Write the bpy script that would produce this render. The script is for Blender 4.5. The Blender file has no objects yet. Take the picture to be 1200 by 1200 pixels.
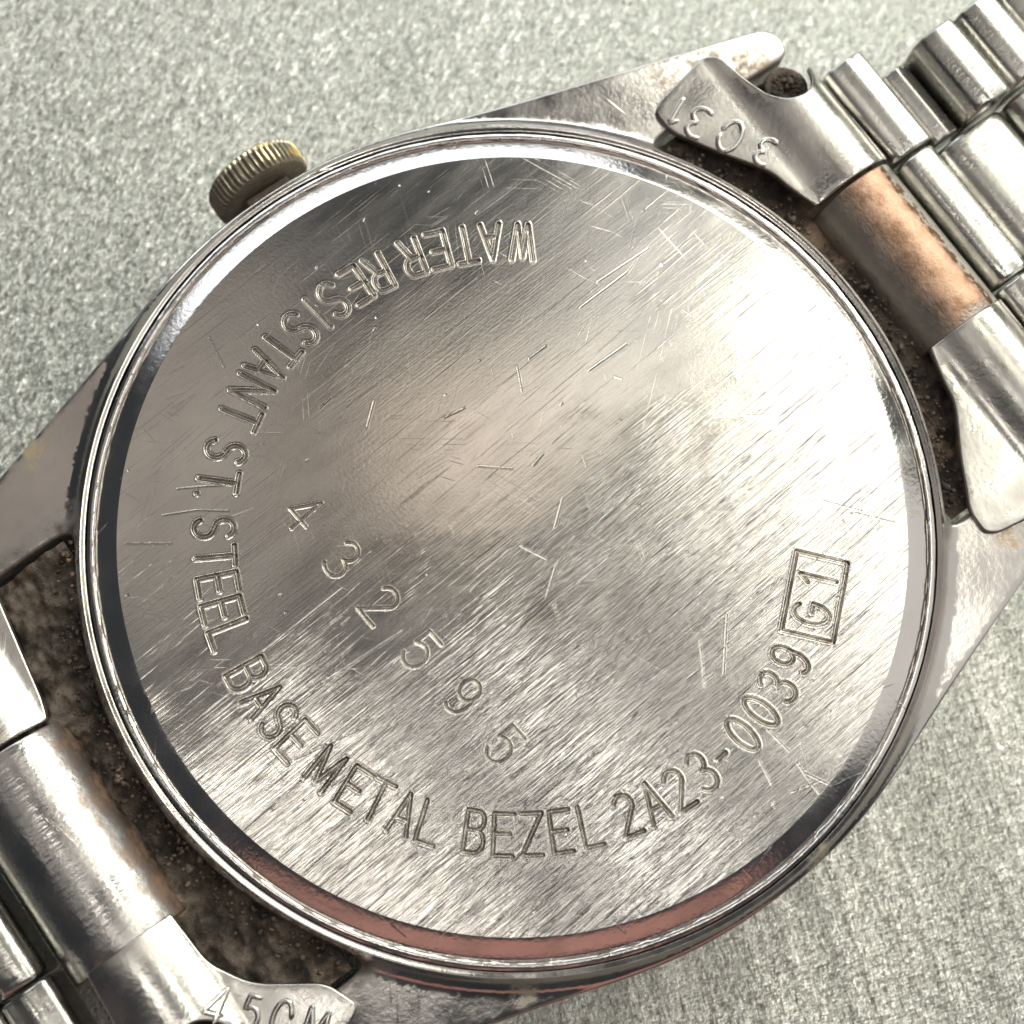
import bpy, bmesh, math, random
import numpy as np
from mathutils import Vector, Matrix

random.seed(7)
rng = np.random.RandomState(11)
S = 0.0275                      # millimetres per layout unit; 1 Blender unit = 1 mm
scene = bpy.context.scene
scene.unit_settings.system = 'METRIC'
scene.unit_settings.scale_length = 0.001
scene.unit_settings.length_unit = 'MILLIMETERS'
C = scene.collection
YAW = 0.617808                  # the bracelet runs up to the right
Rz = Matrix.Rotation(YAW, 3, 'Z')

# ------------------------------------------------------------------ camera
R = np.array([[0.80957258, -0.58546951, 0.04263432],
              [0.56857396, 0.80012633, 0.19110601],
              [-0.14599958, -0.13047342, 0.98064306]])      # watch frame -> camera frame
CP = np.array([-229.00476426, -192.00192082, 1565.65044821])
cd = bpy.data.cameras.new('camera'); cam = bpy.data.objects.new('camera', cd); C.objects.link(cam)
cd.sensor_width = 36; cd.lens = 48; cd.clip_start = 1; cd.clip_end = 3000
rw = Rz @ Matrix(R.T.tolist())
cam.matrix_world = Matrix.Translation(Rz @ Vector(CP.tolist()) * S) @ rw.to_4x4()
cd.dof.use_dof = True; cd.dof.focus_distance = 1600 * S; cd.dof.aperture_fstop = 0.066
scene.camera = cam
scene.render.resolution_x = scene.render.resolution_y = 1024

# ------------------------------------------------------------------ light
scene.view_settings.view_transform = 'Standard'
scene.view_settings.look = 'None'
scene.view_settings.exposure = 0.17
w = bpy.data.worlds.new('World'); scene.world = w; w.use_nodes = True
bg = w.node_tree.nodes['Background']; bg.inputs[0].default_value = (0.55, 0.60, 0.66, 1); bg.inputs[1].default_value = 0.08

def lamp(name, d, dist, sx, sy, power, col, roll=0.0):
    """area lamp standing in direction d (camera-aligned x right, y up, z to viewer), aimed at the watch"""
    v = rw @ Vector(d).normalized()
    l = bpy.data.lights.new(name, 'AREA'); l.shape = 'RECTANGLE'; l.size = sx; l.size_y = sy
    l.energy = power * math.pi * sx * sy; l.color = col       # power = radiance of the panel
    o = bpy.data.objects.new(name, l); C.objects.link(o)
    q = v.to_track_quat('Z', 'Y')
    o.matrix_world = Matrix.Translation(v * dist) @ q.to_matrix().to_4x4() @ Matrix.Rotation(roll, 4, 'Z')
    return o
def sheen_lamp(name, px, py, dist, wpx, hpx, power, col, roll=0.0):
    """area lamp whose mirror image in the polished back is seen where the photograph shows that reflection"""
    d = np.array([(px - 600) / 1600, -(py - 600) / 1600, -1.0]) @ R; k = -CP[2] / d[2]; P = CP + d * k
    d /= np.linalg.norm(d); r = d * np.array([1, 1, -1]); rc = R @ r
    d0 = np.array([0.0, 0.0, -1.0]) @ R; P0 = CP + d0 * (-CP[2] / d0[2])
    pos = Rz @ Vector(((P - P0) * S + r * dist).tolist()); v = Rz @ Vector(r.tolist())
    l = bpy.data.lights.new(name, 'AREA'); l.shape = 'RECTANGLE'
    l.size = wpx * (S + dist / 1600); l.size_y = hpx * (S + dist / 1600)
    l.energy = power * math.pi * l.size * l.size_y; l.color = col
    o = bpy.data.objects.new(name, l); C.objects.link(o)
    z = v; x = (rw @ Vector((1, 0, 0))); x = (x - z * x.dot(z)).normalized(); y = z.cross(x)
    o.matrix_world = Matrix.Translation(pos) @ Matrix((x, y, z)).transposed().to_4x4() @ Matrix.Rotation(roll, 4, 'Z')
    return o
#      direction            dist  w    h   radiance colour
lamp('window_light',   (0.62, 0.84, 0.50), 260, 200, 120, 7.6, (1.0, 0.98, 0.88), 0.5)
lamp('side_light',     (0.92, 0.06, 0.42), 240, 150, 520, 0.75, (1.0, 0.97, 0.92))
lamp('top_light',      (-0.25, 1.0, 0.28), 240, 260, 90, 2.8, (0.93, 0.97, 1.0))
lamp('warm_light',     (0.02, -0.66, 0.66), 200, 290, 52, 0.50, (1.0, 0.47, 0.36))  # added panel in place of the hand mirrored in the lower bevel
lamp('left_light',     (-0.42, 0.0, 0.90), 220, 26, 120, 0.9, (1.0, 0.93, 0.84))
#           seen at       dist  w    h   radiance
sheen_lamp('centre_sheen_lamp',  610, 490, 250, 380, 230, 1.25, (1.0, 0.91, 0.80), 0.45)  # added panel, gives the warm sheen at the plate's middle
sheen_lamp('left_sheen_lamp',     40, 500, 250, 520, 460, 0.42, (1.0, 0.88, 0.78))  # unseen panel added for the dim warm sheen on the left
sheen_lamp('crescent_sheen_lamp',  1030, 480, 250, 74, 430, 12.5, (1.0, 0.96, 0.80), 0.42)  # added strip that makes the cream crescent on the right
sheen_lamp('upper_right_sheen_lamp',     810, 300, 250, 220, 260, 0.62, (0.96, 0.98, 1.0), 0.4)  # added panel, lifts the plate's upper right
sheen_lamp('right_sheen_lamp',     1075, 790, 250, 100, 240, 6.0, (1.0, 0.98, 0.90), -0.3)  # unseen, added to brighten the plate's right edge
sheen_lamp('lower_left_sheen_lamp',    400, 1065, 250, 360, 120, 7.0, (1.0, 0.95, 0.88), -0.1)  # added panel that lights up the brushing at lower left
sheen_lamp('lower_right_sheen_lamp',     830, 1090, 250, 120, 110, 12.0, (1.0, 0.98, 0.92), 0.2)  # small panel added for the bright patch at lower right

# ------------------------------------------------------------------ nodes
class NB:
    def __init__(s, name):
        s.m = bpy.data.materials.new(name); s.m.use_nodes = True
        s.t = s.m.node_tree; s.n = s.t.nodes; s.l = s.t.links
        s.b = s.n['Principled BSDF']
        s.tc = s.n.new('ShaderNodeTexCoord').outputs['Object']
    def link(s, a, b): s.l.new(a, b)
    def setv(s, sock, v):
        if isinstance(v, bpy.types.NodeSocket): s.l.new(v, sock)
        else: sock.default_value = v
    def mapp(s, scale=(1, 1, 1), rot=0.0, loc=(0, 0, 0), src=None):
        a = s.n.new('ShaderNodeMapping'); a.inputs['Rotation'].default_value = (0, 0, rot)
        b = s.n.new('ShaderNodeMapping'); b.inputs['Scale'].default_value = scale; b.inputs['Location'].default_value = loc
        s.link(src or s.tc, a.inputs[0]); s.link(a.outputs[0], b.inputs[0]); return b.outputs[0]
    def noise(s, vec, scale=1.0, detail=3.0, rough=0.5, dist=0.0):
        n = s.n.new('ShaderNodeTexNoise'); n.inputs['Scale'].default_value = scale; n.inputs['Detail'].default_value = detail
        n.inputs['Roughness'].default_value = rough; n.inputs['Distortion'].default_value = dist
        s.link(vec, n.inputs['Vector']); return n.outputs[0]
    def voro(s, vec, scale=1.0, feature='F1', out=0):
        n = s.n.new('ShaderNodeTexVoronoi'); n.feature = feature; n.inputs['Scale'].default_value = scale
        s.link(vec, n.inputs['Vector']); return n.outputs[out]
    def ramp(s, x, a, b, lo=0.0, hi=1.0):
        n = s.n.new('ShaderNodeMapRange'); n.interpolation_type = 'SMOOTHSTEP'
        s.setv(n.inputs[0], x); n.inputs[1].default_value = a; n.inputs[2].default_value = b
        s.setv(n.inputs[3], lo); s.setv(n.inputs[4], hi); return n.outputs[0]
    def math(s, op, a, b=0.0, c=0.0):
        n = s.n.new('ShaderNodeMath'); n.operation = op
        s.setv(n.inputs[0], a); s.setv(n.inputs[1], b); s.setv(n.inputs[2], c); return n.outputs[0]
    def mix(s, f, a, b):
        n = s.n.new('ShaderNodeMix'); n.data_type = 'RGBA'
        s.setv(n.inputs[0], f); s.setv(n.inputs[6], a); s.setv(n.inputs[7], b); return n.outputs[2]
    def xyz(s, src=None):
        n = s.n.new('ShaderNodeSeparateXYZ'); s.link(src or s.tc, n.inputs[0]); return n.outputs
    def bump(s, h, dist, strength=1.0, prev=None):
        n = s.n.new('ShaderNodeBump'); n.inputs['Strength'].default_value = strength; n.inputs['Distance'].default_value = dist
        s.setv(n.inputs['Height'], h)
        if prev is not None: s.link(prev, n.inputs['Normal'])
        return n.outputs[0]
    def spot(s, x, y, r, soft=0.5, wob=0.0):
        """irregular blotch of wear at watch coordinates x, y (layout units)"""
        n = s.n.new('ShaderNodeVectorMath'); n.operation = 'DISTANCE'
        flat = s.n.new('ShaderNodeVectorMath'); flat.operation = 'MULTIPLY'; s.link(s.tc, flat.inputs[0]); flat.inputs[1].default_value = (1, 1, 0)
        s.link(flat.outputs[0], n.inputs[0]); n.inputs[1].default_value = (x * S, y * S, 0)
        d = n.outputs['Value']
        if wob: d = s.math('ADD', d, s.math('MULTIPLY', s.math('SUBTRACT', s.noise(s.tc, 1.1, 4), 0.5), wob * S))
        return s.ramp(d, r * S * (1 - soft), r * S * (1 + soft), 1.0, 0.0)

def scratches(nb, angles, width=1.0, seed=0.0, thr=0.68):
    """thin straight scratches in several directions: strongly stretched noise, thresholded, broken up by a mask"""
    tot = None
    for i, a in enumerate(angles):
        v = nb.mapp((0.16, 5.5 / width, 1), a, (seed + i * 13.7, i * 5.1, 0))
        n = nb.noise(v, 1.0, 1.0)
        k = nb.ramp(n, thr, thr + 0.09)
        m = nb.ramp(nb.noise(nb.mapp((0.5, 0.5, 1), a, (i * 3.3 + seed, 7, 0)), 1.0, 2.0), 0.56, 0.66)
        k = nb.math('MULTIPLY', k, m)
        tot = k if tot is None else nb.math('MAXIMUM', tot, k)
    return tot

def steel(name, base=(0.62, 0.60, 0.565), rough=0.22, scr=1.0, brush=0.0, brush_rot=0.0, wave=0.0, dirt=0.0,
          dirtcol=(0.10, 0.075, 0.05), aniso=0.0, spots=(), grain=0.3, tarn=0.25, ends=False, soil=None):
    nb = NB(name); tc = nb.tc
    big = nb.noise(nb.mapp((0.22, 0.22, 0.22)), 1.0, 4.0)
    col = nb.mix(nb.ramp(big, 0.35, 0.68), tuple(c * (1 - tarn) for c in base) + (1,), tuple(base) + (1,))
    ro = nb.ramp(nb.noise(nb.mapp((0.7, 0.7, 0.7)), 1.0, 5.0), 0.3, 0.7, rough * 0.75, rough * 1.35)
    nrm = None
    if wave: nrm = nb.bump(nb.noise(nb.mapp((0.12, 0.16, 0.16)), 1.0, 1.0), wave, 1.0, nrm)
    if brush:
        v = nb.noise(nb.mapp((0.10, 8.0, 8.0), brush_rot), 1.0, 3.0, 0.6)
        nrm = nb.bump(v, 0.02 * brush, 1.0, nrm)
    sc = scratches(nb, (0.3, 1.35, 2.2, 2.9))
    nrm = nb.bump(sc, 0.004 * scr, 1.0, nrm)
    nrm = nb.bump(nb.noise(nb.mapp((6, 6, 6)), 1.0, 4.0), 0.012 * grain, 1.0, nrm)
    met = 1.0
    mask = None
    if dirt:
        mask = nb.ramp(nb.noise(nb.mapp((0.55, 0.55, 0.55)), 1.0, 7.0, 0.65), 0.62 - dirt * 0.25, 0.72 - dirt * 0.2)
    if ends:
        X_, Y_, Z_ = nb.xyz()
        rr = nb.n.new('ShaderNodeVectorMath'); rr.operation = 'LENGTH'
        fl = nb.n.new('ShaderNodeVectorMath'); fl.operation = 'MULTIPLY'; nb.link(nb.tc, fl.inputs[0]); fl.inputs[1].default_value = (1, 1, 0); nb.link(fl.outputs[0], rr.inputs[0])
        wob = nb.math('MULTIPLY', nb.math('SUBTRACT', nb.noise(nb.mapp((1.3, 1.3, 1.3)), 1.0, 6.0, 0.7), 0.5), 30 * S)
        g = nb.ramp(nb.math('ADD', rr.outputs['Value'], wob), 507 * S, 514 * S)
        g = nb.math('MULTIPLY', g, nb.ramp(nb.math('ADD', nb.math('ABSOLUTE', Y_), nb.math('MULTIPLY', wob, 2.5)), 335 * S, 290 * S))
        g = nb.math('MULTIPLY', g, nb.ramp(X_, 300 * S, -300 * S, 0.5, 1.0))
        col = nb.mix(g, col, (0.07, 0.055, 0.04, 1)); met = nb.math('SUBTRACT', met, nb.math('MULTIPLY', g, 0.8)); ro = nb.math('ADD', ro, nb.math('MULTIPLY', g, 0.3))
    if soil:
        X_, Y_, Z_ = nb.xyz()
        wob = nb.math('SUBTRACT', nb.noise(nb.mapp((2.2, 0.9, 1.0)), 1.0, 7.0, 0.7), 0.5)
        g = nb.ramp(nb.math('ADD', X_, nb.math('MULTIPLY', wob, 62 * S)), soil[0] * S, soil[1] * S)
        col = nb.mix(g, col, nb.mix(nb.ramp(wob, -0.1, 0.12), (0.04, 0.028, 0.02, 1), (0.20, 0.13, 0.09, 1)))
        met = nb.math('SUBTRACT', met, nb.math('MULTIPLY', g, 0.7)); ro = nb.math('ADD', ro, nb.math('MULTIPLY', g, 0.25))
    for (x, y, r, cc) in spots:
        sp = nb.spot(x, y, r, 0.4, r * 2.2)
        sp = nb.math('MULTIPLY', sp, nb.ramp(nb.noise(nb.mapp((2.4, 2.4, 2.4)), 1.0, 8.0, 0.75), 0.36, 0.66, 0.0, 0.85))
        col = nb.mix(sp, col, tuple(cc) + (1,))
        met = nb.math('SUBTRACT', met, nb.math('MULTIPLY', sp, 0.75))
        ro = nb.math('ADD', ro, nb.math('MULTIPLY', sp, 0.22))
    if mask is not None:
        dc = nb.mix(nb.noise(nb.mapp((2.5, 2.5, 2.5)), 1.0, 4.0), tuple(c * 0.5 for c in dirtcol) + (1,), tuple(c * 1.7 for c in dirtcol) + (1,))
        col = nb.mix(mask, col, dc)
        met = nb.math('SUBTRACT', met, nb.math('MULTIPLY', mask, 0.85)); met = nb.math('MAXIMUM', met, 0.0)
        ro = nb.math('ADD', ro, nb.math('MULTIPLY', mask, 0.35))
        nrm = nb.bump(nb.math('MULTIPLY', mask, nb.noise(nb.mapp((3, 3, 3)), 1.0, 5.0)), 0.12, 1.0, nrm)
    nb.setv(nb.b.inputs['Base Color'], col); nb.setv(nb.b.inputs['Metallic'], met)
    nb.setv(nb.b.inputs['Roughness'], ro); nb.link(nrm, nb.b.inputs['Normal'])
    return nb.m

def back_material(name='brushed_back', dirty=False):
    nb = NB(name); X, Y, Z = nb.xyz()
    # how much of the factory brushing is left: strong low on the plate, rubbed off in the middle
    wear = nb.math('ADD', nb.ramp(Y, 240 * S, -330 * S, 0.0, 1.0), nb.math('MULTIPLY', nb.math('SUBTRACT', nb.noise(nb.mapp((0.28, 0.4, 1)), 1.0, 4.0), 0.5), 1.5))
    wear = nb.ramp(wear, 0.15, 0.85, 0.10, 1.0)
    fine = nb.noise(nb.mapp((0.18, 17.0, 1), -0.06), 1.0, 3.0, 0.6)
    coarse = nb.noise(nb.mapp((0.12, 6.0, 1), -0.05, (4, 3, 0)), 1.0, 2.5, 0.6)
    streak = nb.ramp(nb.noise(nb.mapp((0.25, 11.0, 1), -0.09, (9, 1, 0)), 1.0, 2.0), 0.60, 0.75)
    h = nb.math('ADD', nb.math('MULTIPLY', fine, 0.55), nb.math('ADD', nb.math('MULTIPLY', coarse, 0.45), nb.math('MULTIPLY', streak, 0.5)))
    h = nb.math('MULTIPLY', h, wear)
    nrm = nb.bump(nb.noise(nb.mapp((0.05, 0.13, 1), -0.1, (3, 2, 0)), 1.0, 0.5), 0.09)
    nrm = nb.bump(h, 0.030, 1.0, nrm)
    sc = scratches(nb, (0.25, 0.9, 1.5, 2.1, 2.75), 0.45, 2.0, 0.69)
    nrm = nb.bump(sc, -0.0015, 1.0, nrm)
    pits = nb.ramp(nb.voro(nb.mapp((1.2, 1.2, 1)), 1.0), 0.05, 0.085, 1.0, 0.0)
    pm = nb.ramp(nb.noise(nb.mapp((0.9, 0.9, 1), 0, (5, 5, 0)), 1.0, 2.0), 0.52, 0.56)
    nrm = nb.bump(nb.math('MULTIPLY', pits, pm), -0.03, 1.0, nrm)
    nrm = nb.bump(nb.noise(nb.mapp((9, 9, 1)), 1.0, 3.0), 0.002, 1.0, nrm)
    hair = scratches(nb, (0.05, 0.62, 1.15, 1.9, 2.45, 3.0), 0.33, 31.0, 0.64)
    nrm = nb.bump(hair, -0.0012, 1.0, nrm)
    cl = nb.noise(nb.mapp((0.20, 0.32, 1), -0.1, (1, 8, 0)), 1.0, 6.0, 0.6)
    col = nb.mix(nb.ramp(cl, 0.34, 0.66), (0.54, 0.52, 0.485, 1), (0.65, 0.625, 0.58, 1))
    brown_patch = nb.spot(-60, 130, 150, 0.6, 90)  # soft brownish patch left of centre
    col = nb.mix(nb.math('MULTIPLY', brown_patch, 0.5), col, (0.53, 0.46, 0.40, 1))
    ro = nb.ramp(nb.noise(nb.mapp((0.3, 1.3, 1), -0.08, (7, 7, 0)), 1.0, 6.0, 0.65), 0.3, 0.7, 0.16, 0.22)
    ro = nb.math('SUBTRACT', ro, nb.math('MULTIPLY', wear, 0.04))
    if dirty:      # old dirt packed into the stamping, unevenly
        k = nb.ramp(nb.noise(nb.mapp((1.4, 1.4, 1)), 1.0, 4.0, 0.6), 0.35, 0.65, 0.10, 0.62)
        col = nb.mix(k, col, (0.20, 0.17, 0.13, 1)); ro = nb.math('ADD', ro, nb.math('MULTIPLY', k, 0.2))
    nb.setv(nb.b.inputs['Base Color'], col); nb.b.inputs['Metallic'].default_value = 1.0
    nb.setv(nb.b.inputs['Roughness'], ro)
    nb.b.inputs['Anisotropic'].default_value = 0.2
    tg = nb.n.new('ShaderNodeTangent'); tg.direction_type = 'UV_MAP'; nb.link(tg.outputs[0], nb.b.inputs['Tangent'])
    nb.link(nrm, nb.b.inputs['Normal']); return nb.m

def dirt_material(name, a, b, c, rough=0.8, sc=1.0):
    nb = NB(name)
    n1 = nb.noise(nb.mapp((0.9 * sc,) * 3), 1.0, 8.0, 0.7)
    n2 = nb.noise(nb.mapp((0.35 * sc,) * 3, 0, (4, 4, 4)), 1.0, 5.0, 0.6)
    col = nb.mix(nb.ramp(n1, 0.38, 0.62), a + (1,), b + (1,))
    col = nb.mix(nb.ramp(n2, 0.56, 0.66), col, c + (1,))
    nb.setv(nb.b.inputs['Base Color'], col); nb.setv(nb.b.inputs['Roughness'], nb.ramp(n1, 0.3, 0.7, rough, rough - 0.35))
    nb.b.inputs['Metallic'].default_value = 0.25
    nb.link(nb.bump(n1, 0.25, 1.0), nb.b.inputs['Normal']); return nb.m

def copper_material():
    nb = NB('worn_copper'); X, Y, Z = nb.xyz()
    n = nb.noise(nb.mapp((1.2, 1.2, 1.2)), 1.0, 7.0, 0.65)
    fr = nb.noise(nb.mapp((2.6, 0.8, 1)), 1.0, 5.0, 0.7)
    xx = nb.math('ADD', X, nb.math('MULTIPLY', nb.math('SUBTRACT', fr, 0.5), 22 * S))
    m = nb.math('MULTIPLY', nb.ramp(xx, 556 * S, 590 * S), nb.ramp(xx, 641 * S, 635 * S))
    m = nb.math('MULTIPLY', m, nb.ramp(nb.math('ADD', Y, nb.math('MULTIPLY', nb.math('SUBTRACT', n, 0.5), 30 * S)), -118 * S, -98 * S))
    cop = nb.mix(nb.ramp(n, 0.35, 0.65), (0.25, 0.155, 0.10, 1), (0.50, 0.33, 0.235, 1))
    crust = nb.math('MULTIPLY', nb.ramp(xx, 631 * S, 636 * S), nb.ramp(xx, 647 * S, 641 * S))
    col = nb.mix(m, (0.42, 0.40, 0.36, 1), cop)
    col = nb.mix(nb.math('MULTIPLY', crust, nb.ramp(nb.noise(nb.mapp((4, 4, 4)), 1.0, 3.0), 0.4, 0.55)), col, (0.12, 0.06, 0.03, 1))
    nb.setv(nb.b.inputs['Base Color'], col); nb.b.inputs['Metallic'].default_value = 0.95
    nb.setv(nb.b.inputs['Roughness'], nb.ramp(n, 0.3, 0.7, 0.36, 0.56))
    h = nb.math('ADD', nb.math('MULTIPLY', n, 1.2), nb.math('MULTIPLY', m, 0.8))
    nb.link(nb.bump(h, 0.05, 1.0), nb.b.inputs['Normal']); return nb.m

def crown_material():
    nb = NB('tarnished_brass'); X, Y, Z = nb.xyz()
    n = nb.noise(nb.mapp((2.2, 2.2, 2.2)), 1.0, 6.0, 0.65)
    brass = nb.mix(nb.ramp(X, -10 * S, 62 * S), (0.86, 0.80, 0.60, 1), (0.92, 0.68, 0.20, 1))
    brass = nb.mix(nb.ramp(nb.noise(nb.mapp((1.3, 1.3, 1.3), 0, (6, 1, 2)), 1.0, 7.0, 0.7), 0.48, 0.56), brass, (0.52, 0.49, 0.42, 1))
    dk = nb.mix(n, (0.045, 0.034, 0.024, 1), (0.36, 0.31, 0.23, 1))
    # darker in the grooves; dirt against the case and all over the left shoulder
    rad = nb.n.new('ShaderNodeVectorMath'); rad.operation = 'DISTANCE'
    fl = nb.n.new('ShaderNodeVectorMath'); fl.operation = 'MULTIPLY'; nb.link(nb.tc, fl.inputs[0]); fl.inputs[1].default_value = (1, 0, 1)
    nb.link(fl.outputs[0], rad.inputs[0]); rad.inputs[1].default_value = (4 * S, 0, -92 * S)
    groove = nb.ramp(rad.outputs['Value'], 64.6 * S, 66.0 * S, 1.0, 0.0)
    left = nb.ramp(nb.math('ADD', X, nb.math('MULTIPLY', nb.math('SUBTRACT', n, 0.5), 60 * S)), -44 * S, -26 * S, 1.0, 0.0)
    base_ = nb.ramp(nb.math('ADD', Y, nb.math('MULTIPLY', nb.math('SUBTRACT', n, 0.5), 20 * S)), 553 * S, 561 * S, 0.9, 0.0)
    rim = nb.ramp(Y, 576 * S, 579 * S, 0.0, 1.0)
    d = nb.math('MAXIMUM', nb.math('MULTIPLY', groove, nb.math('SUBTRACT', 1.0, rim)), nb.math('MAXIMUM', left, base_))
    nb.setv(nb.b.inputs['Base Color'], nb.mix(d, brass, dk))
    nb.setv(nb.b.inputs['Metallic'], nb.math('SUBTRACT', 1.0, nb.math('MULTIPLY', d, 0.8)))
    nb.setv(nb.b.inputs['Roughness'], nb.math('ADD', 0.28, nb.math('MULTIPLY', d, 0.4)))
    nb.link(nb.bump(n, 0.05, 1.0), nb.b.inputs['Normal']); return nb.m

def table_material():
    nb = NB('brushed_silver_vinyl')
    X, Y, Z = nb.xyz(); r_ = math.radians
    a1 = nb.noise(nb.mapp((2.2, 8.5, 1), -r_(58), (2, 0, 0)), 1.0, 3.0, 0.65)
    a2 = nb.noise(nb.mapp((1.9, 7.0, 1), -r_(100), (7, 3, 0)), 1.0, 3.0, 0.65)
    a3 = nb.noise(nb.mapp((1.8, 7.0, 1), -r_(20), (1, 9, 0)), 1.0, 3.0, 0.65)
    rib = nb.noise(nb.mapp((0.10, 1.6, 1), -r_(106)), 1.0, 2.0, 0.5)
    side = nb.ramp(nb.math('ADD', X, nb.math('MULTIPLY', Y, -0.4)), -200 * S, 500 * S)
    low = nb.ramp(Y, 250 * S, -100 * S)
    def lerp(f, p, q): return nb.math('ADD', nb.math('MULTIPLY', p, nb.math('SUBTRACT', 1.0, f)), nb.math('MULTIPLY', q, f))
    h = lerp(low, a1, a2)
    h = lerp(nb.math('MULTIPLY', side, 0.45), h, a3)
    h = lerp(nb.math('ADD', 0.12, nb.math('MULTIPLY', low, 0.26)), h, rib)
    nrm = nb.bump(nb.ramp(h, 0.36, 0.66), 0.085, 1.0)
    gl = nb.noise(nb.mapp((4, 11, 1), -r_(62)), 1.0, 3.0, 0.7)
    nrm = nb.bump(gl, 0.06, 1.0, nrm)
    col = nb.mix(nb.ramp(h, 0.38, 0.62), (0.54, 0.56, 0.50, 1), (0.94, 0.95, 0.87, 1))
    nb.setv(nb.b.inputs['Base Color'], col); nb.b.inputs['Metallic'].default_value = 0.75
    nb.setv(nb.b.inputs['Roughness'], nb.ramp(gl, 0.3, 0.7, 0.22, 0.38))
    # metallic flakes in the vinyl: each tilts its own way and some catch the light
    fk = nb.n.new('ShaderNodeTexVoronoi'); fk.inputs['Scale'].default_value = 1.0; nb.link(nb.mapp((6, 14, 1), -r_(58)), fk.inputs['Vector'])
    sb = nb.n.new('ShaderNodeVectorMath'); sb.operation = 'SUBTRACT'; nb.link(fk.outputs['Color'], sb.inputs[0]); sb.inputs[1].default_value = (.5, .5, .5)
    sc_ = nb.n.new('ShaderNodeVectorMath'); sc_.operation = 'SCALE'; nb.link(sb.outputs[0], sc_.inputs[0]); sc_.inputs['Scale'].default_value = 0.5
    ad = nb.n.new('ShaderNodeVectorMath'); ad.operation = 'ADD'; nb.link(nrm, ad.inputs[0]); nb.link(sc_.outputs[0], ad.inputs[1])
    no = nb.n.new('ShaderNodeVectorMath'); no.operation = 'NORMALIZE'; nb.link(ad.outputs[0], no.inputs[0])
    nb.link(no.outputs[0], nb.b.inputs['Normal']); return nb.m

BROWN = (0.19, 0.15, 0.10)
M = {}
M['back'] = back_material()
M['engraved'] = back_material('engraved_floor', True)
M['rim'] = steel('polished_rim', (0.66, 0.63, 0.60), 0.19, 2.2, wave=0.12, grain=0.7, tarn=0.12)
M['case'] = steel('plated_case', (0.56, 0.53, 0.50), 0.17, 1.3, wave=0.10, tarn=0.2, ends=True,
                  spots=((560, 340, 34, BROWN), (500, 352, 30, BROWN), (610, 322, 26, (0.2, 0.13, 0.06)), (480, -350, 18, (0.35, 0.22, 0.08)),
                         (60, -511, 17, (0.36, 0.31, 0.18)), (-400, 430, 30, (0.30, 0.22, 0.12)), (-430, 418, 26, (0.33, 0.26, 0.15)), (-300, -430, 15, (0.3, 0.26, 0.17))))
M['link'] = steel('folded_steel', (0.58, 0.57, 0.53), 0.26, 0.8, brush=0.5, wave=0.12, grain=0.8, tarn=0.25)
M['plate'] = steel('stamped_steel', (0.58, 0.56, 0.52), 0.27, 0.8, wave=0.2, grain=0.7, tarn=0.3)
M['soiled'] = steel('soiled_steel', (0.56, 0.54, 0.52), 0.24, 0.8, brush=0.6, wave=0.12, grain=0.8, tarn=0.25, soil=(-590, -556))
M['copper'] = copper_material()
M['crown'] = crown_material()
M['grime'] = dirt_material('caked_grime', (0.035, 0.028, 0.02), (0.13, 0.10, 0.075), (0.30, 0.21, 0.15))
M['table'] = table_material()

# ------------------------------------------------------------------ mesh helpers
def mesh_object(name, verts, faces, mat, parent=None, smooth=True, normals=None, uv=False, sharp=None):
    me = bpy.data.meshes.new(name)
    v = np.asarray(verts, float) * S
    me.from_pydata(v.tolist(), [], faces if isinstance(faces, list) else faces.tolist())
    me.materials.append(mat)
    if smooth: me.polygons.foreach_set('use_smooth', [True] * len(me.polygons))
    if uv:
        l = me.uv_layers.new(name='UVMap'); li = np.empty(len(me.loops), int); me.loops.foreach_get('vertex_index', li)
        l.data.foreach_set('uv', (v[li, :2] * 0.03 + 0.5).astype(np.float32).ravel())
    me.update()
    if normals is not None: me.normals_split_custom_set_from_vertices(normals.tolist())
    elif sharp is not None: me.set_sharp_from_angle(angle=math.radians(sharp))
    o = bpy.data.objects.new(name, me); C.objects.link(o)
    if parent: o.parent = parent
    return o

def grid_faces(nr, nc, wrap=False, off=0):
    f = []
    for i in range(nr - 1):
        for j in range(nc if wrap else nc - 1):
            a = off + i * nc + j; b = off + i * nc + (j + 1) % nc
            f.append((a, b, b + nc, a + nc))
    return f

def round_poly(pts, rad, step=4.0):
    """closed polygon -> corners rounded by rad (one number or one per corner), resampled every step"""
    n = len(pts); out = []
    for i in range(n):
        p = Vector(pts[i]); a = Vector(pts[i - 1]); b = Vector(pts[(i + 1) % n])
        r = rad[i] if isinstance(rad, (list, tuple)) else rad
        da = (a - p); db = (b - p); t = min(r, da.length * 0.45, db.length * 0.45)
        if t < 0.5: out.append(p); continue
        s = p + da.normalized() * t; e = p + db.normalized() * t
        for k in range(7):
            q = k / 6; out.append(s * (1 - q) ** 2 + p * 2 * q * (1 - q) + e * q * q)
    res = []
    for i in range(len(out)):
        a = out[i]; b = out[(i + 1) % len(out)]; k = max(1, int((b - a).length / step))
        for j in range(k): res.append(a.lerp(b, j / k))
    return np.array([(p.x, p.y) for p in res])

def offset_poly(P, d):
    """move a closed CCW polygon inwards by d"""
    T = np.roll(P, -1, 0) - np.roll(P, 1, 0); T /= np.linalg.norm(T, axis=1)[:, None] + 1e-9
    return P + np.c_[-T[:, 1], T[:, 0]] * d

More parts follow.
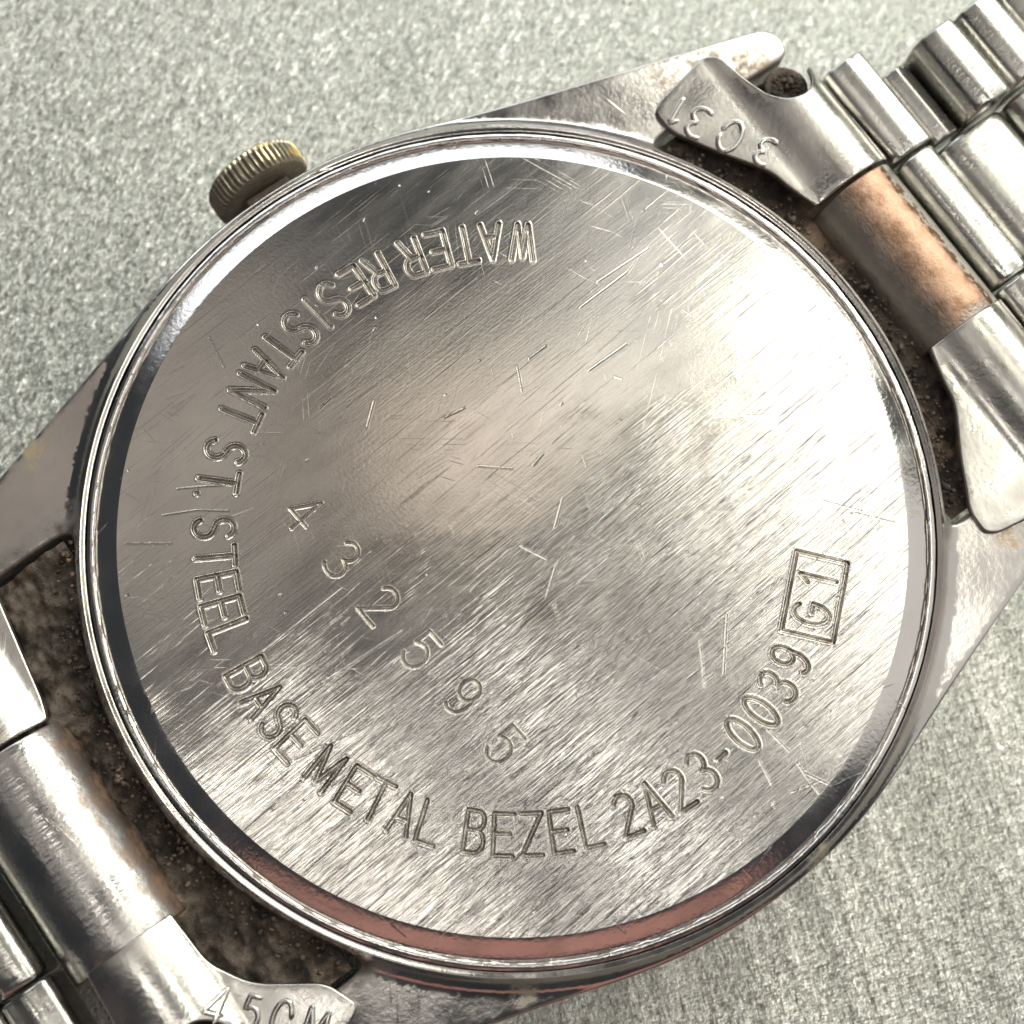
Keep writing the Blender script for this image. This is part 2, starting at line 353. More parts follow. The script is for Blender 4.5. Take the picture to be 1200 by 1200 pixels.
from mathutils.geometry import delaunay_2d_cdt
def inside(P, poly):
    a = poly; b = np.roll(poly, -1, 0); c = np.zeros(len(P), bool)
    for (x0, y0), (x1, y1) in zip(a, b):
        if y0 == y1: continue
        m = (P[:, 1] < y0) != (P[:, 1] < y1)
        c ^= m & (P[:, 0] < (x1 - x0) * (P[:, 1] - y0) / (y1 - y0) + x0)
    return c
def near(P, poly, d):
    k = np.zeros(len(P), bool)
    for q in poly: k |= (np.abs(P[:, 0] - q[0]) < d) & (np.abs(P[:, 1] - q[1]) < d)
    return k
def fill(loops, cut, extra=None):
    """triangulate the area inside loops[0] and outside the others, with a grid of inner points"""
    P = np.concatenate(loops); E = []; o = 0
    for l in loops:
        E += [(o + i, o + (i + 1) % len(l)) for i in range(len(l))]; o += len(l)
    lo = loops[0].min(0); hi = loops[0].max(0)
    gx, gy = np.meshgrid(np.arange(lo[0] + cut, hi[0], cut), np.arange(lo[1] + cut, hi[1], cut)); G = np.c_[gx.ravel(), gy.ravel()]
    G = G[inside(G, loops[0])]
    for l in loops[1:]: G = G[~inside(G, l)]
    G = G[~near(G, P, cut * 0.5)]
    if extra is not None:
        X = extra[inside(extra, loops[0])]; X = X[~near(X, loops[0], 1.6)]
        G = G[~near(G, X, cut * 0.5)]; G = np.r_[X, G]
    A = np.r_[P, G]
    vo, eo, fo, ov, oe, of = delaunay_2d_cdt([Vector(p) for p in A], E, [], 0, 1e-4)
    vo = np.array([(v.x, v.y) for v in vo]); F = np.array([f for f in fo])
    ce = vo[F].mean(1); ok = inside(ce, loops[0])
    for l in loops[1:]: ok &= ~inside(ce, l)
    mp = {}
    for i, l in enumerate(ov):
        for j in l: mp[j] = i
    return vo, F[ok].tolist(), [mp[i] for i in range(len(P))]

def sheet(name, outline, rad, hfun, thick, bev, mat, parent, cut=7.0, holes=(), wall=None, step=4.0, extra=None):
    """a bent plate: outline in watch x,y; hfun gives the height of its top; rounded rim; thickness thick"""
    P = round_poly(outline, rad, step)
    if 0.5 * np.sum(P[:, 0] * np.roll(P[:, 1], -1) - np.roll(P[:, 0], -1) * P[:, 1]) < 0: P = P[::-1]
    n = len(P); I = offset_poly(P, bev)
    vo, F, mp = fill([I] + list(holes), cut, extra)
    V = [(x, y, hfun(x, y)) for x, y in vo]; last = mp[:n]
    ring_list = [(P * 0 + offset_poly(P, bev * (1 - math.sin(k / 4 * math.pi / 2))), bev * (1 - math.cos(k / 4 * math.pi / 2)), None) for k in range(1, 5)]
    ring_list += [(offset_poly(P, din), None, z) for din, z in wall] if wall else [(P, thick, None)]
    zt = [hfun(x, y) for x, y in I]
    for Q_, dz, z in ring_list:
        cur = list(range(len(V), len(V) + n))
        V += [(q[0], q[1], (zt[i] - dz) if z is None else z) for i, q in enumerate(Q_)]
        F += [(last[i], cur[i], cur[(i + 1) % n], last[(i + 1) % n]) for i in range(n)]; last = cur
    return mesh_object(name, V, F, mat, parent, sharp=50)

def bar(name, prof, y0, y1, mat, parent, bev=4.0, seg=10, cz=None):
    """a link section: closed profile in (x, z) swept from y0 to y1 with softened ends"""
    P = round_poly(prof, 5.0, 5.0)
    area = 0.5 * np.sum(P[:, 0] * np.roll(P[:, 1], -1) - np.roll(P[:, 0], -1) * P[:, 1])
    if area < 0: P = P[::-1]
    st = []
    for k in range(4): a = k / 3 * math.pi / 2; st.append((y0 + bev * (1 - math.sin(a)), bev * (1 - math.cos(a))))
    st = [(y0 + bev * (1 - math.sin(k / 3 * math.pi / 2)), bev * (1 - math.cos(k / 3 * math.pi / 2))) for k in range(3, -1, -1)]
    st = [(y0 + bev * (1 - math.cos(a)), bev * (1 - math.sin(a))) for a in np.linspace(0, math.pi / 2, 4)]
    mid = [(y, 0.0) for y in np.linspace(y0 + bev, y1 - bev, seg)[1:-1]]
    en = [(y1 - bev * (1 - math.cos(a)), bev * (1 - math.sin(a))) for a in np.linspace(math.pi / 2, 0, 4)]
    V = []
    for y, d in st + mid + en:
        q = offset_poly(P, d); V += [(x, y, z) for x, z in q]
    n = len(P); k = len(st + mid + en)
    F = [(a, d, c, b) for a, b, c, d in grid_faces(k, n, True)]
    F.append(tuple(range(n))); F.append(tuple(range((k - 1) * n, k * n))[::-1])
    o = mesh_object(name, V, F, mat, parent, True, sharp=40)
    bm = bmesh.new(); bm.from_mesh(o.data); bmesh.ops.recalc_face_normals(bm, faces=bm.faces); bm.to_mesh(o.data); bm.free()
    o.data.set_sharp_from_angle(angle=math.radians(40))
    return o

# ------------------------------------------------------------------ tabletop
TZ = -236.0
tb = mesh_object('tabletop', [(-6000, -6000, TZ), (6000, -6000, TZ), (6000, 6000, TZ), (-6000, 6000, TZ)], [(0, 1, 2, 3)], M['table'])
tb['kind'] = 'structure'

# ------------------------------------------------------------------ the watch
root = bpy.data.objects.new('wristwatch', None); C.objects.link(root)
root.location = (0, 0, TZ * S); root.rotation_euler = (0, 0, YAW)
root['label'] = 'worn steel wristwatch lying face down on silver vinyl, engraved case back up, steel bracelet'
root['category'] = 'wristwatch'
parts = []
holder = root
def place(o):     # parts are modelled with z = 0 at the case back; the root stands on the tabletop
    o.location.z = -TZ * S; return o

# --- lettering: single-stroke glyphs, x in -0.3..0.3, y in -0.5..0.5
def arc(cx, cy, rx, ry, a0, a1, n=12):
    return [(cx + rx * math.cos(math.radians(a0 + (a1 - a0) * i / n)), cy + ry * math.sin(math.radians(a0 + (a1 - a0) * i / n))) for i in range(n + 1)]
W_ = 0.27
GL = {
 'W': [[(-.30, .5), (-.15, -.5), (0, .42), (.15, -.5), (.30, .5)]],
 'A': [[(-W_, -.5), (0, .5), (W_, -.5)], [(-.17, -.14), (.17, -.14)]],
 'T': [[(-W_, .5), (W_, .5)], [(0, .5), (0, -.5)]],
 'E': [[(W_, .5), (-.24, .5), (-.24, -.5), (W_, -.5)], [(-.24, .02), (.18, .02)]],
 'R': [[(-.24, -.5), (-.24, .5), (.05, .5)] + arc(.05, .26, .19, .24, 90, -90) + [(-.24, .02)], [(.03, .02), (.25, -.5)]],
 'S': [arc(0, .26, .23, .24, 25, 270, 14) + arc(0, -.25, .24, .25, 90, -155, 14)],
 'I': [[(0, .5), (0, -.5)]],
 'N': [[(-W_, -.5), (-W_, .5), (W_, -.5), (W_, .5)]],
 'L': [[(-.22, .5), (-.22, -.5), (W_, -.5)]],
 'B': [[(-.24, -.5), (-.24, .5), (.03, .5)] + arc(.03, .27, .19, .23, 90, -90) + [(-.24, .04)], [(.03, .04)] + arc(.03, -.23, .23, .27, 90, -90) + [(-.24, -.5)]],
 'M': [[(-.29, -.5), (-.27, .5), (0, -.4), (.27, .5), (.29, -.5)]],
 'Z': [[(-W_, .5), (W_, .5), (-W_, -.5), (W_, -.5)]],
 '2': [arc(0, .25, .24, .25, 160, -25, 12) + [(-.26, -.5), (W_, -.5)]],
 '3': [arc(-.01, .26, .22, .24, 150, -80, 12) + arc(0, -.24, .25, .26, 80, -150, 12)],
 '0': [arc(0, 0, .23, .5, 0, 360, 22)],
 '9': [arc(0, .22, .22, .28, 0, 360, 18), [(.22, .22)] + arc(-.04, -.1, .26, .4, 20, -125, 10)],
 'G': [arc(0, 0, .28, .5, 48, 360, 18) + [(.03, .0)]],
 '1': [[(-.17, .26), (.02, .5), (.02, -.5)]],
 '5': [[(.22, .5), (-.17, .5), (-.20, .06)] + arc(0, -.17, .25, .33, 120, -150, 14)],
 '4': [[(.10, -.5), (.10, .5), (-.26, -.20), (.28, -.20)]],
 '-': [[(-.14, 0), (.14, 0)]],
 '.': [[(-.01, -.49), (.01, -.49)]],
}
glyphs = []     # (name, kind, list of segments)
def add_glyph(ch, cx, cy, ang, h, kind, wid=1.0, jit=0.0):
    c, s = math.cos(ang), math.sin(ang); segs = []
    for pl in GL[ch]:
        q = [(cx + (x * wid * h) * c - y * h * s, cy + (x * wid * h) * s + y * h * c) for x, y in pl]
        segs += [(*q[i], *q[i + 1]) for i in range(len(q) - 1)]
    glyphs.append(('engraved_digit' if ch in '0123459' else 'engraved_mark' if ch in '-.' else 'engraved_letter', kind, segs))
ring = [('W', 53.2), ('A', 59.3), ('T', 64.6), ('E', 69.8), ('R', 75.2), ('R', 82.6), ('E', 87.7), ('S', 92.9), ('I', 97.2), ('S', 101.7), ('T', 107.2),
        ('A', 111.9), ('N', 117.0), ('T', 122.6), ('S', 130.2), ('T', 136.0), ('.', 138.6), ('S', 145.1), ('T', 150.5), ('E', 155.7), ('E', 160.6), ('L', 165.4),
        ('B', 173.6), ('A', 179.0), ('S', 184.0), ('E', 189.0), ('M', 196.6), ('E', 202.6), ('T', 207.6), ('A', 212.8), ('L', 217.8), ('B', 226.2), ('E', 231.5),
        ('Z', 236.7), ('E', 241.9), ('L', 247.6), ('2', 254.6), ('A', 260.0), ('2', 265.1), ('3', 270.5), ('-', 275.4), ('0', 281.0), ('0', 286.6), ('3', 292.1), ('9', 298.0)]
for ch, a in ring:
    a += rng.uniform(-.15, .15); t = math.radians(a); r = 352.5 + rng.uniform(-1, 1)
    add_glyph(ch, r * math.cos(t), r * math.sin(t), t + math.pi / 2 + rng.uniform(-.02, .02), 46, 'letter', 0.93)
for ch, x, y in [('4', -194, 157), ('3', -189, 86), ('2', -183, 17), ('5', -176, -53), ('9', -166, -125), ('5', -161, -196)]:
    add_glyph(ch, x, y, -math.pi / 2 + 0.12 + rng.uniform(-.05, .05), 45, 'serial', 1.15)
t = math.radians(-49); bx_ = (234, -270); e1 = (-math.sin(t), math.cos(t)); e2 = (-math.cos(t), -math.sin(t))
def boxpt(a, b): return (bx_[0] + a * e1[0] + b * e2[0], bx_[1] + a * e1[1] + b * e2[1])
for ch, a in (('G', -21), ('1', 22)):
    q = boxpt(a, 0); add_glyph(ch, q[0], q[1], math.atan2(e1[1], e1[0]), 43, 'box', 1.0)
cs = [boxpt(a, b) for a, b in ((-48, -31), (48, -31), (48, 31), (-48, 31))]
glyphs.append(('engraved_frame', 'box', [(*cs[i], *cs[(i + 1) % 4]) for i in range(4)]))

# --- scratches cut into the plate (real little grooves)
def px2loc(px, py, z=0.0):
    """where the photograph shows a scratch on the plate"""
    d = np.array([(px - 600) / 1600, -(py - 600) / 1600, -1.0]) @ R
    k = (z - CP[2]) / d[2]; return (CP[0] + d[0] * k, CP[1] + d[1] * k)
SCR = [((207, 572), (240, 569), (263, 568)), ((190, 603), (230, 597), (267, 598)), ((146, 636), (200, 636)), ((815, 495), (840, 488), (900, 485)),
       ((934, 893), (960, 930), (942, 905), (975, 921)), ((930, 928), (962, 915)), ((650, 618), (659, 584)), ((625, 545), (636, 532)), ((820, 750), (826, 805)),
       ((852, 720), (848, 790)), ((640, 700), (652, 660)), ((560, 546), (600, 549)), ((245, 395), (262, 430)), ((680, 360), (735, 318)), ((700, 330), (760, 290)),
       ((690, 434), (735, 402)), ((880, 700), (950, 660)), ((520, 490), (545, 478)), ((1000, 600), (1050, 612)), ((960, 585), (1010, 598)), ((345, 890), (420, 855)),
       ((370, 805), (470, 740)), ((300, 770), (400, 690)), ((610, 640), (640, 655)), ((700, 770), (760, 740)), ((655, 945), (660, 930)),
       ((430, 500), (438, 470)), ((640, 405), (620, 420)), ((900, 855), (925, 880)), ((890, 890), (905, 920))]
scr_segs = []
for pl in SCR:
    q = [px2loc(*p) for p in pl]; scr_segs += [(*q[i], *q[i + 1]) for i in range(len(q) - 1)]
for i in range(26):
    r = 440 * math.sqrt(rng.rand()); a = rng.rand() * 6.283; L = rng.choice([3, 7, 14, 24], p=[.4, .3, .2, .1]) * rng.uniform(.6, 1.3)
    d = rng.normal(0.05, 0.15) if rng.rand() < .45 else rng.rand() * 3.14
    x, y = r * math.cos(a), r * math.sin(a); x2, y2 = x + L * math.cos(d), y + L * math.sin(d)
    if math.hypot(x2, y2) < 452: scr_segs.append((x, y, x2, y2))
allseg = np.array([s for g in glyphs for s in g[2]] + scr_segs)
gid = np.array([i for i, g in enumerate(glyphs) for s in g[2]] + [-1] * len(scr_segs))
KIND = {'letter': (2.1, 2.8, .25), 'serial': (1.4, 1.9, .2), 'box': (2.1, 2.9, .25), 'scratch': (0.9, 0.20, .06)}
kinds = np.array([list(KIND).index(g[1]) for g in glyphs for s in g[2]] + [3] * len(scr_segs))

def seg_dist(P, sg):
    a = sg[:, :2]; b = sg[:, 2:]; ab = b - a
    t = np.einsum('ijk,jk->ij', P[:, None, :] - a[None], ab) / (np.sum(ab * ab, 1) + 1e-9); t = np.clip(t, 0, 1)
    c = a[None] + t[..., None] * ab[None]; return np.linalg.norm(P[:, None, :] - c, axis=2)
def sst(a, b, x): t = np.clip((x - a) / (b - a), 0, 1); return t * t * (3 - 2 * t)
def dome(P): return -np.sum(P * P, 1) / (2 * 26000.0)
def height(P, idx):
    h = dome(P)
    D = seg_dist(P, allseg[idx])
    for k, (w_, dep, lip) in enumerate(KIND.values()):
        s = kinds[idx] == k
        if not s.any(): continue
        d = D[:, s].min(1)
        h += -dep * (1 - sst(w_ * .35, w_ * 1.35, d)) + lip * np.exp(-((d - w_ * 1.75) / (w_ * .5)) ** 2)
    return h, D

R1 = 463.0; NS = 240; rings_r = np.concatenate([[14], np.linspace(26, R1, 38)])
TH = np.linspace(0, 2 * math.pi, NS, endpoint=False)
RV = [np.array([[0., 0.]])] ; 
base = {'v': [], 'n': [], 'f': []}; gm = {i: {'v': [], 'n': [], 'f': []} for i in range(len(glyphs))}
NSUB = 16
mid = (allseg[:, :2] + allseg[:, 2:]) / 2; hl = np.linalg.norm(allseg[:, 2:] - allseg[:, :2], axis=1) / 2
def emit(dst, V, N, F):
    o = len(dst['v']); dst['v'] += V; dst['n'] += N; dst['f'] += [tuple(i + o for i in f) for f in F]
def flat_n(P): q = np.c_[P / 26000.0, np.ones(len(P))]; return q / np.linalg.norm(q, axis=1)[:, None]
cen = np.r_[[[0, 0]], np.c_[rings_r[0] * np.cos(TH), rings_r[0] * np.sin(TH)]]
emit(base, np.c_[cen, dome(cen)].tolist(), flat_n(cen).tolist(), [(0, 1 + i, 1 + (i + 1) % NS) for i in range(NS)])
gridf = [(i * (NSUB + 1) + j, (i + 1) * (NSUB + 1) + j, (i + 1) * (NSUB + 1) + j + 1, i * (NSUB + 1) + j + 1) for i in range(NSUB) for j in range(NSUB)]
gridf = np.array(gridf)
uu = np.linspace(0, 1, NSUB + 1); UU, VV = np.meshgrid(uu, uu, indexing='ij'); UU = UU.ravel()[:, None]; VV = VV.ravel()[:, None]
for ri in range(len(rings_r) - 1):
    r0, r1 = rings_r[ri], rings_r[ri + 1]
    for si in range(NS):
        t0, t1 = TH[si], TH[(si + 1) % NS]
        q = np.array([(r0 * math.cos(t0), r0 * math.sin(t0)), (r1 * math.cos(t0), r1 * math.sin(t0)), (r1 * math.cos(t1), r1 * math.sin(t1)), (r0 * math.cos(t1), r0 * math.sin(t1))])
        c = q.mean(0); idx = np.where(np.linalg.norm(mid - c, axis=1) < hl + 20)[0]
        if len(idx): idx = idx[seg_dist(c[None], allseg[idx])[0] < 14.5 if len(idx) else []]
        if not len(idx):
            emit(base, np.c_[q, dome(q)].tolist(), flat_n(q).tolist(), [(0, 1, 2, 3)]); continue
        P = q[0] * (1 - UU) * (1 - VV) + q[1] * UU * (1 - VV) + q[2] * UU * VV + q[3] * (1 - UU) * VV
        h, D = height(P, idx)
        e = 0.35
        gx = (height(P + [e, 0], idx)[0] - height(P - [e, 0], idx)[0]) / (2 * e)
        gy = (height(P + [0, e], idx)[0] - height(P - [0, e], idx)[0]) / (2 * e)
        N = np.c_[-gx, -gy, np.ones(len(P))]; N /= np.linalg.norm(N, axis=1)[:, None]
        V = np.c_[P, h]
        fc = P[gridf].mean(1); own = np.full(len(gridf), -1)
        gi = idx[gid[idx] >= 0]
        if len(gi):
            Df = seg_dist(fc, allseg[gi]); k = Df.argmin(1)
            lim = np.array([KIND[g[1]][0] for g in glyphs])[gid[gi][k]] * 1.5
            own = np.where(Df.min(1) < lim, gid[gi][k], -1)
        for g in np.unique(own):
            ff = gridf[own == g]; use, inv_ = np.unique(ff, return_inverse=True)
            emit(base if g < 0 else gm[g], V[use].tolist(), N[use].tolist(), inv_.reshape(ff.shape).tolist())

case_back = mesh_object('case_back', base['v'], base['f'], M['back'], root, normals=np.array(base['n']), uv=True); place(case_back)
for i, (nm, kd, sg) in enumerate(glyphs):
    if gm[i]['f']: mesh_object(nm, gm[i]['v'], gm[i]['f'], M['engraved'], case_back, normals=np.array(gm[i]['n']), uv=True)

# --- polished bevel and snap-on lip around the plate
def lathe(name, prof, mat, parent, n=720, wob=0.0, sharp=35):
    V = []; a = np.linspace(0, 2 * math.pi, n, endpoint=False)
    for k, (r, z) in enumerate(prof):
        dr = wob * (np.sin(a * 37 + k) * .3 + np.sin(a * 91 + 2 * k) * .3 + np.sin(a * 11) * .4) if 0 < k < len(prof) - 1 else 0
        V += np.c_[(r + dr) * np.cos(a), (r + dr) * np.sin(a), np.full(n, z)].tolist()
    F = [(a_, d_, c_, b_) for a_, b_, c_, d_ in grid_faces(len(prof), n, True)]
    return mesh_object(name, V, F, mat, parent, sharp=sharp)
z1 = -463 ** 2 / 52000.0
lathe('bevel', [(463, z1), (464.5, z1 - .4), (470, z1 - 2.6), (478, z1 - 6.0), (486, z1 - 9.6), (489, z1 - 11.4), (490, z1 - 12.6)], M['rim'], case_back)
lathe('lip', [(489.6, z1 - 14), (490.4, z1 - 11.0), (492.0, z1 - 9.4), (494.5, z1 - 8.8), (497, z1 - 9.4), (499.0, z1 - 10.2), (500.3, z1 - 10.6), (501.4, z1 - 11.0)], M['rim'], case_back, wob=0.7)

# --- case body: star-shaped outline with four lugs
Q = [(516, 0), (514, 60), (503, 120), (483, 180), (455, 240), (424, 292), (440, 305), (500, 304), (612, 302), (650, 300), (661, 327), (648, 348), (628, 355),
     (572, 372), (500, 393), (426, 414), (316, 447), (250, 469), (190, 489), (140, 502), (90, 511), (45, 515), (0, 516)]
# the lug drawing keeps every quarter alike
full = Q + [(-x, y) for x, y in Q[::-1][1:]] + [(-x, -y) for x, y in Q[1:]] + [(x, -y) for x, y in Q[::-1][1:-1]]
FP = np.array(full, float)
for _ in range(3):      # soften corners
    nx_ = np.roll(FP, -1, 0); FP = np.stack([FP * .78 + nx_ * .22, FP * .22 + nx_ * .78], 1).reshape(-1, 2)
def case_h(x, y):
    r = math.hypot(x, y)
    t = min(1.0, max(0.0, (r - 504) / 23)); t = t * t * (3 - 2 * t)
    return -13.0 - 13.0 * t - 0.035 * max(0, r - 520) + 3.0 * math.exp(-((r - 507) / 3.0) ** 2)
hole = np.array([(501.2 * math.cos(a), 501.2 * math.sin(a)) for a in np.linspace(0, 2 * math.pi, 900, endpoint=False)])
rg = np.concatenate([[(r * math.cos(a), r * math.sin(a)) for a in np.linspace(0, 2 * math.pi, n_, endpoint=False)]
                     for r, n_ in ((503.2, 900), (505, 900), (507, 900), (509, 900), (511.5, 900), (515, 720), (520, 600), (526, 600), (533, 500), (541, 500))])
case = sheet('case_body', [tuple(p) for p in FP], 0, case_h, 0, 4.5, M['case'], root, cut=5.0, holes=(hole,), step=4.0, extra=rg,
             wall=[(0, -60), (1, -100), (4, -140), (10, -165), (14, -185), (16, -222), (20, -234)])
place(case)
# --- crown
def crown():
    n = 52; cy0, cy1 = 541.0, 590.0; cx, cz = 4.0, -92.0
    prof = [(0, 550, 0), (40, 548, 0), (58, 548, 0), (63, 550, .2), (66, 553, 1), (67, 559, 1), (67.3, 568, 1), (67, 575, 1), (66.5, 578, .5), (65.5, 581, 0), (61, 585, 0), (48, 588, 0), (25, 590, 0), (0, 590.5, 0)]
    m = n * 8; V = []
    for r, y, k in prof:
        for j in range(m):
            a = j / m * 2 * math.pi; tt = (j % 8) / 8; kk = 1 - .35 * (0.5 + 0.5 * math.sin((j // 8) * 2.3 + math.sin((j // 8) * 5.1)))
            g = max(0, min(1, 2.2 * abs(tt - .5) * 2 - .6)); rr = r - k * 4.2 * g - k * (1 - kk) * 4.0 if r else 0
            V.append((cx + rr * math.cos(a), y, cz + rr * math.sin(a)))
    F = grid_faces(len(prof), m, True)
    return mesh_object('crown', V, F, M['crown'], root, sharp=38)
cr = place(crown())
st_ = bar('crown_stem', [(-28, -115), (36, -115), (36, -66), (-28, -66)], 500, 545, M['grime'], cr, bev=2)

# --- end pieces, centre tubes, links (modelled for +x, mirrored for -x)
def tube_h(cx, r, drop):
    def f(x, y):
        u = (x - cx) / r
        t = drop + r * 0.95 * math.sqrt(max(0.02, 1 - u * u)) if abs(u) < 1 else drop
        flat = -14 - 0.06 * (cx - x)
        if x < cx: 
            k = max(t, flat) ; return k if x > cx - r else flat
        return t
    return f
def smax(a, b, k=12.0):
    h = max(0.0, min(1.0, 0.5 + 0.5 * (a - b) / k)); return b * (1 - h) + a * h + k * h * (1 - h)
def endpiece_h(cx, r, top):
    def f(x, y):
        u = (abs(x) - cx) / r
        cyl = top - r + r * math.sqrt(max(0.0, 1 - u * u)) if abs(u) < 1 else top - r - 40 * (abs(u) - 1)
        flat = -15 - 0.05 * max(0, 540 - abs(x)) + 0.02 * (abs(x) - 540) - (0.6 * max(0, abs(x) - 560))
        return smax(cyl, flat, 14)
    return f
plate_out = [(457, 300), (456, 330), (468, 340), (553, 356), (566, 340), (572, 296), (580, 262), (596, 241), (618, 235), (641, 246), (657, 272), (670, 258),
             (672, 240), (663, 113), (545, 113), (533, 150), (526, 185), (490, 240)]
prad = [14, 10, 10, 12, 10, 14, 14, 14, 14, 14, 5, 5, 10, 4, 4, 14, 20, 20]
# stamped characters stand up from the tab: strokes as small raised beads
def stamp(name, strokes, w_, hgt, hfun, mat, parent):
    V = []; F = []
    for pl in strokes:
        P = np.array(pl, float)
        L = np.r_[0, np.cumsum(np.linalg.norm(np.diff(P, axis=0), axis=1))]; n = max(3, int(L[-1] / 3))
        s = np.linspace(0, L[-1], n); P = np.c_[np.interp(s, L, P[:, 0]), np.interp(s, L, P[:, 1])]
        T = np.gradient(P, axis=0); T /= np.linalg.norm(T, axis=1)[:, None] + 1e-9; Nn = np.c_[-T[:, 1], T[:, 0]]
        off = len(V); m = 7
        for i in range(n):
            e = min(1.0, (min(i, n - 1 - i) + .35) / 1.6)
            for j in range(m):
                a = math.pi * j / (m - 1); q = P[i] + Nn[i] * math.cos(a) * w_ * e
                V.append((q[0], q[1], hfun(q[0], q[1]) - 1.0 + math.sin(a) * hgt * e))
        F += [(off + i * m + j, off + (i + 1) * m + j, off + (i + 1) * m + j + 1, off + i * m + j + 1) for i in range(n - 1) for j in range(m - 1)]
    o = mesh_object(name, V, F, mat, parent)
    bm = bmesh.new(); bm.from_mesh(o.data); bmesh.ops.recalc_face_normals(bm, faces=bm.faces)
    if sum(f.normal.z for f in bm.faces) < 0: bmesh.ops.reverse_faces(bm, faces=bm.faces)
    bm.to_mesh(o.data); bm.free()
    return o
def glyph_strokes(ch, cx, cy, ang, h, wid=1.0):
    c, s = math.cos(ang), math.sin(ang)
    return [[(cx + x * wid * h * c - y * h * s, cy + x * wid * h * s + y * h * c) for x, y in pl] for pl in GL[ch]]

for sx in (1, -1):
    cx, r, top = (606, 64, 6) if sx > 0 else (626, 80, 14)
    hf = endpiece_h(cx, r, top)
    sl = 112 if sx > 0 else 128
    for sy in (1, -1):
        ol = []
        for x, y in plate_out:
            if sx < 0 and sy < 0: x, y = {(533, 150): (564, 165), (526, 185): (562, 198), (490, 240): (536, 244), (457, 300): (470, 292), (545, 113): (566, 113)}.get((x, y), (x, y))
            if sx < 0 and sy > 0 and x < 546: x = 562 - (y - 113) * .17
            y2 = sl + 1 if y == 113 else y
            ol.append((x * sx if sx > 0 else -(x + (8 if x > 600 else 0)), y2 * sy))
        o = sheet('end_piece', ol, prad, hf, 9.0, 2.6, M['plate'], root); place(o)
        if sx > 0 and sy > 0:
            # worn stamping, read with its feet to the upper left of the picture
            for ch, p, hh in (('1', (481, 317), 36), ('3', (492, 287), 36), ('0', (513, 250), 38), ('3', (536, 207), 30)):
                a = math.radians(114)
                stamp('stamped_digit', glyph_strokes(ch, p[0], p[1], a, hh + 5, 1.25), 4.2, 3.0, hf, M['plate'], o)
        if sx < 0 and sy < 0:
            for ch, p, hh in (('4', (-577, -240), 38), ('5', (-553, -268), 34), ('0', (-530, -293), 38), ('M', (-503, -320), 34)):
                a = math.radians(-35.4 - 18)
                stamp('stamped_digit' if ch != 'M' else 'stamped_letter', glyph_strokes(ch, p[0], p[1], a, hh, 1.1), 3.4, 3.2, hf, M['plate'], o)
    # centre tube of the end link
    prof = [(sx * (cx + (r - 2) * math.cos(a)), top - r + (r - 2) * math.sin(a)) for a in np.linspace(-0.6, math.pi + 0.6, 30)]
    y1 = sl - 3
    o = bar('centre_tube', prof, -y1 - (6 if sx > 0 else 10), y1, M['copper'] if sx > 0 else M['soiled'], root, bev=3.5, seg=16); place(o)

# --- bracelet links at both ends: rows of three sections
def ridge(x0, x1, zt, bumps=2, zb=-90):
    n = 14; P = [(x0, zb)]
    for i in range(n + 1):
        t = i / n; x = x0 + (x1 - x0) * t
        e = 1 - abs(2 * t - 1) ** 5
        P.append((x, zt - 16 * (1 - e) - (3.5 * (0.5 - 0.5 * math.cos(2 * math.pi * t * bumps)) if bumps > 1 else 5 * (2 * t - 1) ** 2)))
    P.append((x1, zb)); return P[::-1]
def facet(x0, x1, zt, zb=-90):
    w_ = x1 - x0
    return [(x0, zb), (x0, zt - 26), (x0 + .14 * w_, zt - 9), (x0 + .38 * w_, zt - 1), (x0 + .80 * w_, zt), (x1 - 1, zt - 11), (x1, zb)][::-1]
for sx in (1, -1):
    ox = 0 if sx > 0 else 42
    for (x0, x1, zt, kind, yi, yo) in [(672, 735, -22, 'r', 104, 252), (737, 780, -38, 'r', 96, 210), (782, 846, 4, 'f', 93, 213), (849, 912, 4, 'f', 93, 213), (914, 978, -4, 'f', 93, 210), (980, 1040, -14, 'f', 93, 208)]:
        pf = ridge(x0 + ox, x1 + ox, zt) if kind == 'r' else facet(x0 + ox, x1 + ox, zt)
        pf = [(x * sx, z) for x, z in pf]
        for (a, b) in ((yi, yo), (-yo, -yi)):
            o = bar('outer_link', pf, a, b, M['link'], root, bev=4); place(o)
    for (x0, x1, zc, yi) in [(674, 733, -26, 104), (738, 846, -38, 93), (850, 912, -34, 93), (914, 976, -36, 93)]:
        pf = ridge(x0 + ox, x1 + ox, zc, 1, -95); pf = [(x * sx, z) for x, z in pf]
        o = bar('centre_link', pf, -yi + 4, yi - 4, M['link'], root, bev=6); place(o)

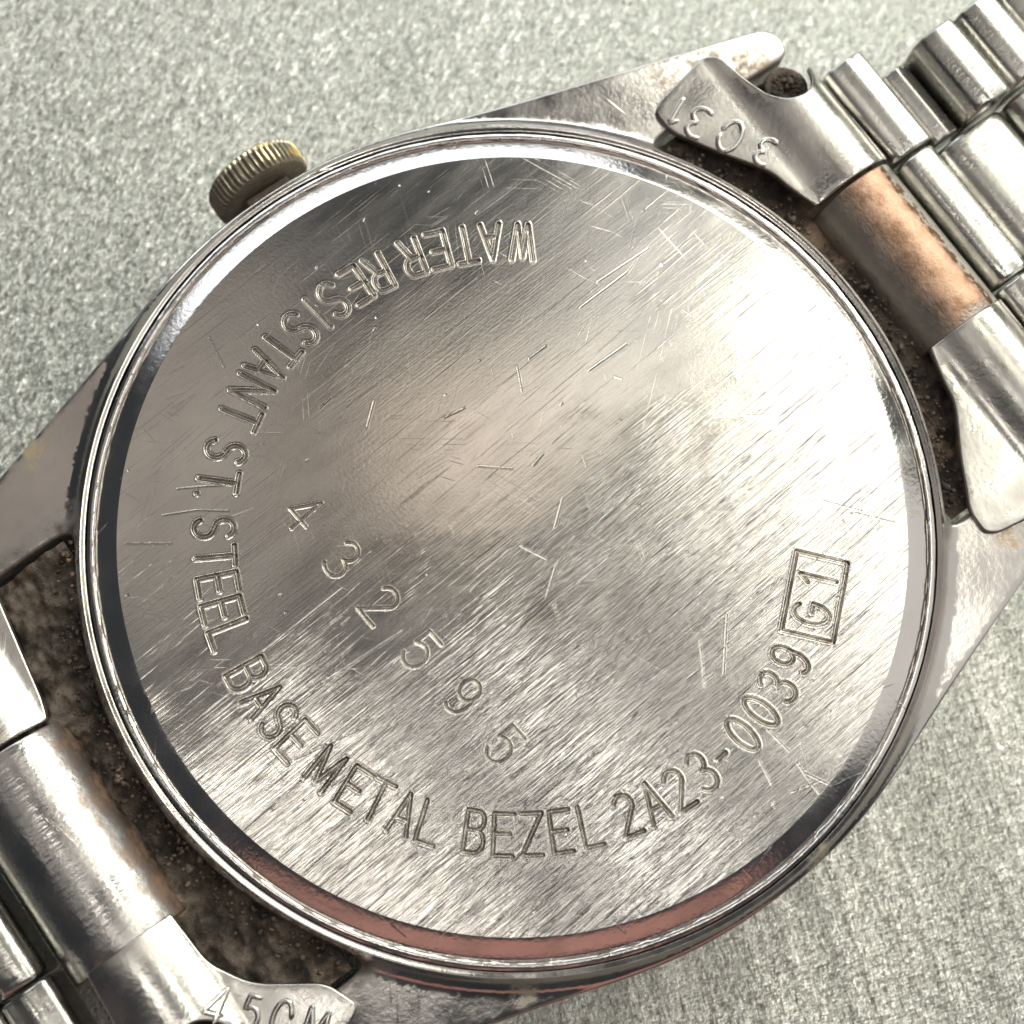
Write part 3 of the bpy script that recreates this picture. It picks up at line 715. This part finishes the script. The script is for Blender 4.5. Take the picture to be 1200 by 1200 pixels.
# --- caked dirt between the lugs, round the spring bars
for sx in (1, -1):
    V = []; nx, ny = 90, 170
    from mathutils import noise as mn
    for i in range(nx):
        for j in range(ny):
            x = 440 + (218) * i / (nx - 1); y = -296 + 592 * j / (ny - 1)
            b = mn.fractal(Vector((x * .02, y * .02, sx * 3.1)), 0.8, 2.2, 6) * 9 + mn.noise(Vector((x * .09, y * .09, 2))) * 3
            z = (-46 if sx > 0 else -34) + b * (1.0 if sx > 0 else 1.3) - 0.10 * (x - 500)
            V.append((sx * x, y, z))
    F = grid_faces(nx, ny); F = [f[::-1] for f in F] if sx < 0 else F
    o = mesh_object('dirt_crust', V, F, M['grime'], root); o['kind'] = 'stuff'; place(o)
    for sy in (1, -1):
        V = []; n = 30
        for k, (rr, z) in enumerate([(0, -40), (12, -38), (20, -35), (26, -30), (29, -34), (30, -60)]):
            for j in range(n):
                a = j / n * 6.283; q = rr + (mn.noise(Vector((math.cos(a) * 2, math.sin(a) * 2, k))) * 4 if rr else 0)
                V.append((sx * (621 + q * math.cos(a)), sy * (266 + q * math.sin(a)), z + mn.noise(Vector((q * .2, a, 4))) * 5))
        F = grid_faces(6, n, True)
        o = mesh_object('spring_bar_hole', V, F, M['grime'], root); place(o)
# loose crumbs of dirt caught between the case and the bracelet
V = []; F = []
oct_ = [(1, 0, 0), (-1, 0, 0), (0, 1, 0), (0, -1, 0), (0, 0, 1), (0, 0, -1)]
of_ = [(0, 2, 4), (2, 1, 4), (1, 3, 4), (3, 0, 4), (2, 0, 5), (1, 2, 5), (3, 1, 5), (0, 3, 5)]
for i in range(1100):
    sx = 1 if i % 2 else -1
    y = rng.uniform(-288, 288)
    if rng.rand() < .25: a = rng.rand() * 6.283; q = 26 * math.sqrt(rng.rand()); x = 621 + q * math.cos(a); y = math.copysign(266, y) + q * math.sin(a); z = -34
    else:
        x = math.sqrt(515 ** 2 - y * y) + abs(rng.normal(0, 18)); z = -36 + rng.uniform(-6, 8)
    if sx < 0: z += 8
    r = rng.uniform(1.0, 4.2) * (1 if rng.rand() < .93 else 1.8); o_ = len(V); mt = rng.normal(0, .25, (6, 3))
    V += [(sx * x + r * (p[0] + m_[0]), y + r * (p[1] + m_[1]), z + r * .7 * (p[2] + m_[2])) for p, m_ in zip(oct_, mt)]
    F += [tuple(o_ + k for k in f) for f in of_]
o = mesh_object('dirt_crumbs', V, F, M['grime'], root); o['kind'] = 'stuff'; place(o)
scene.cycles.max_bounces = 8
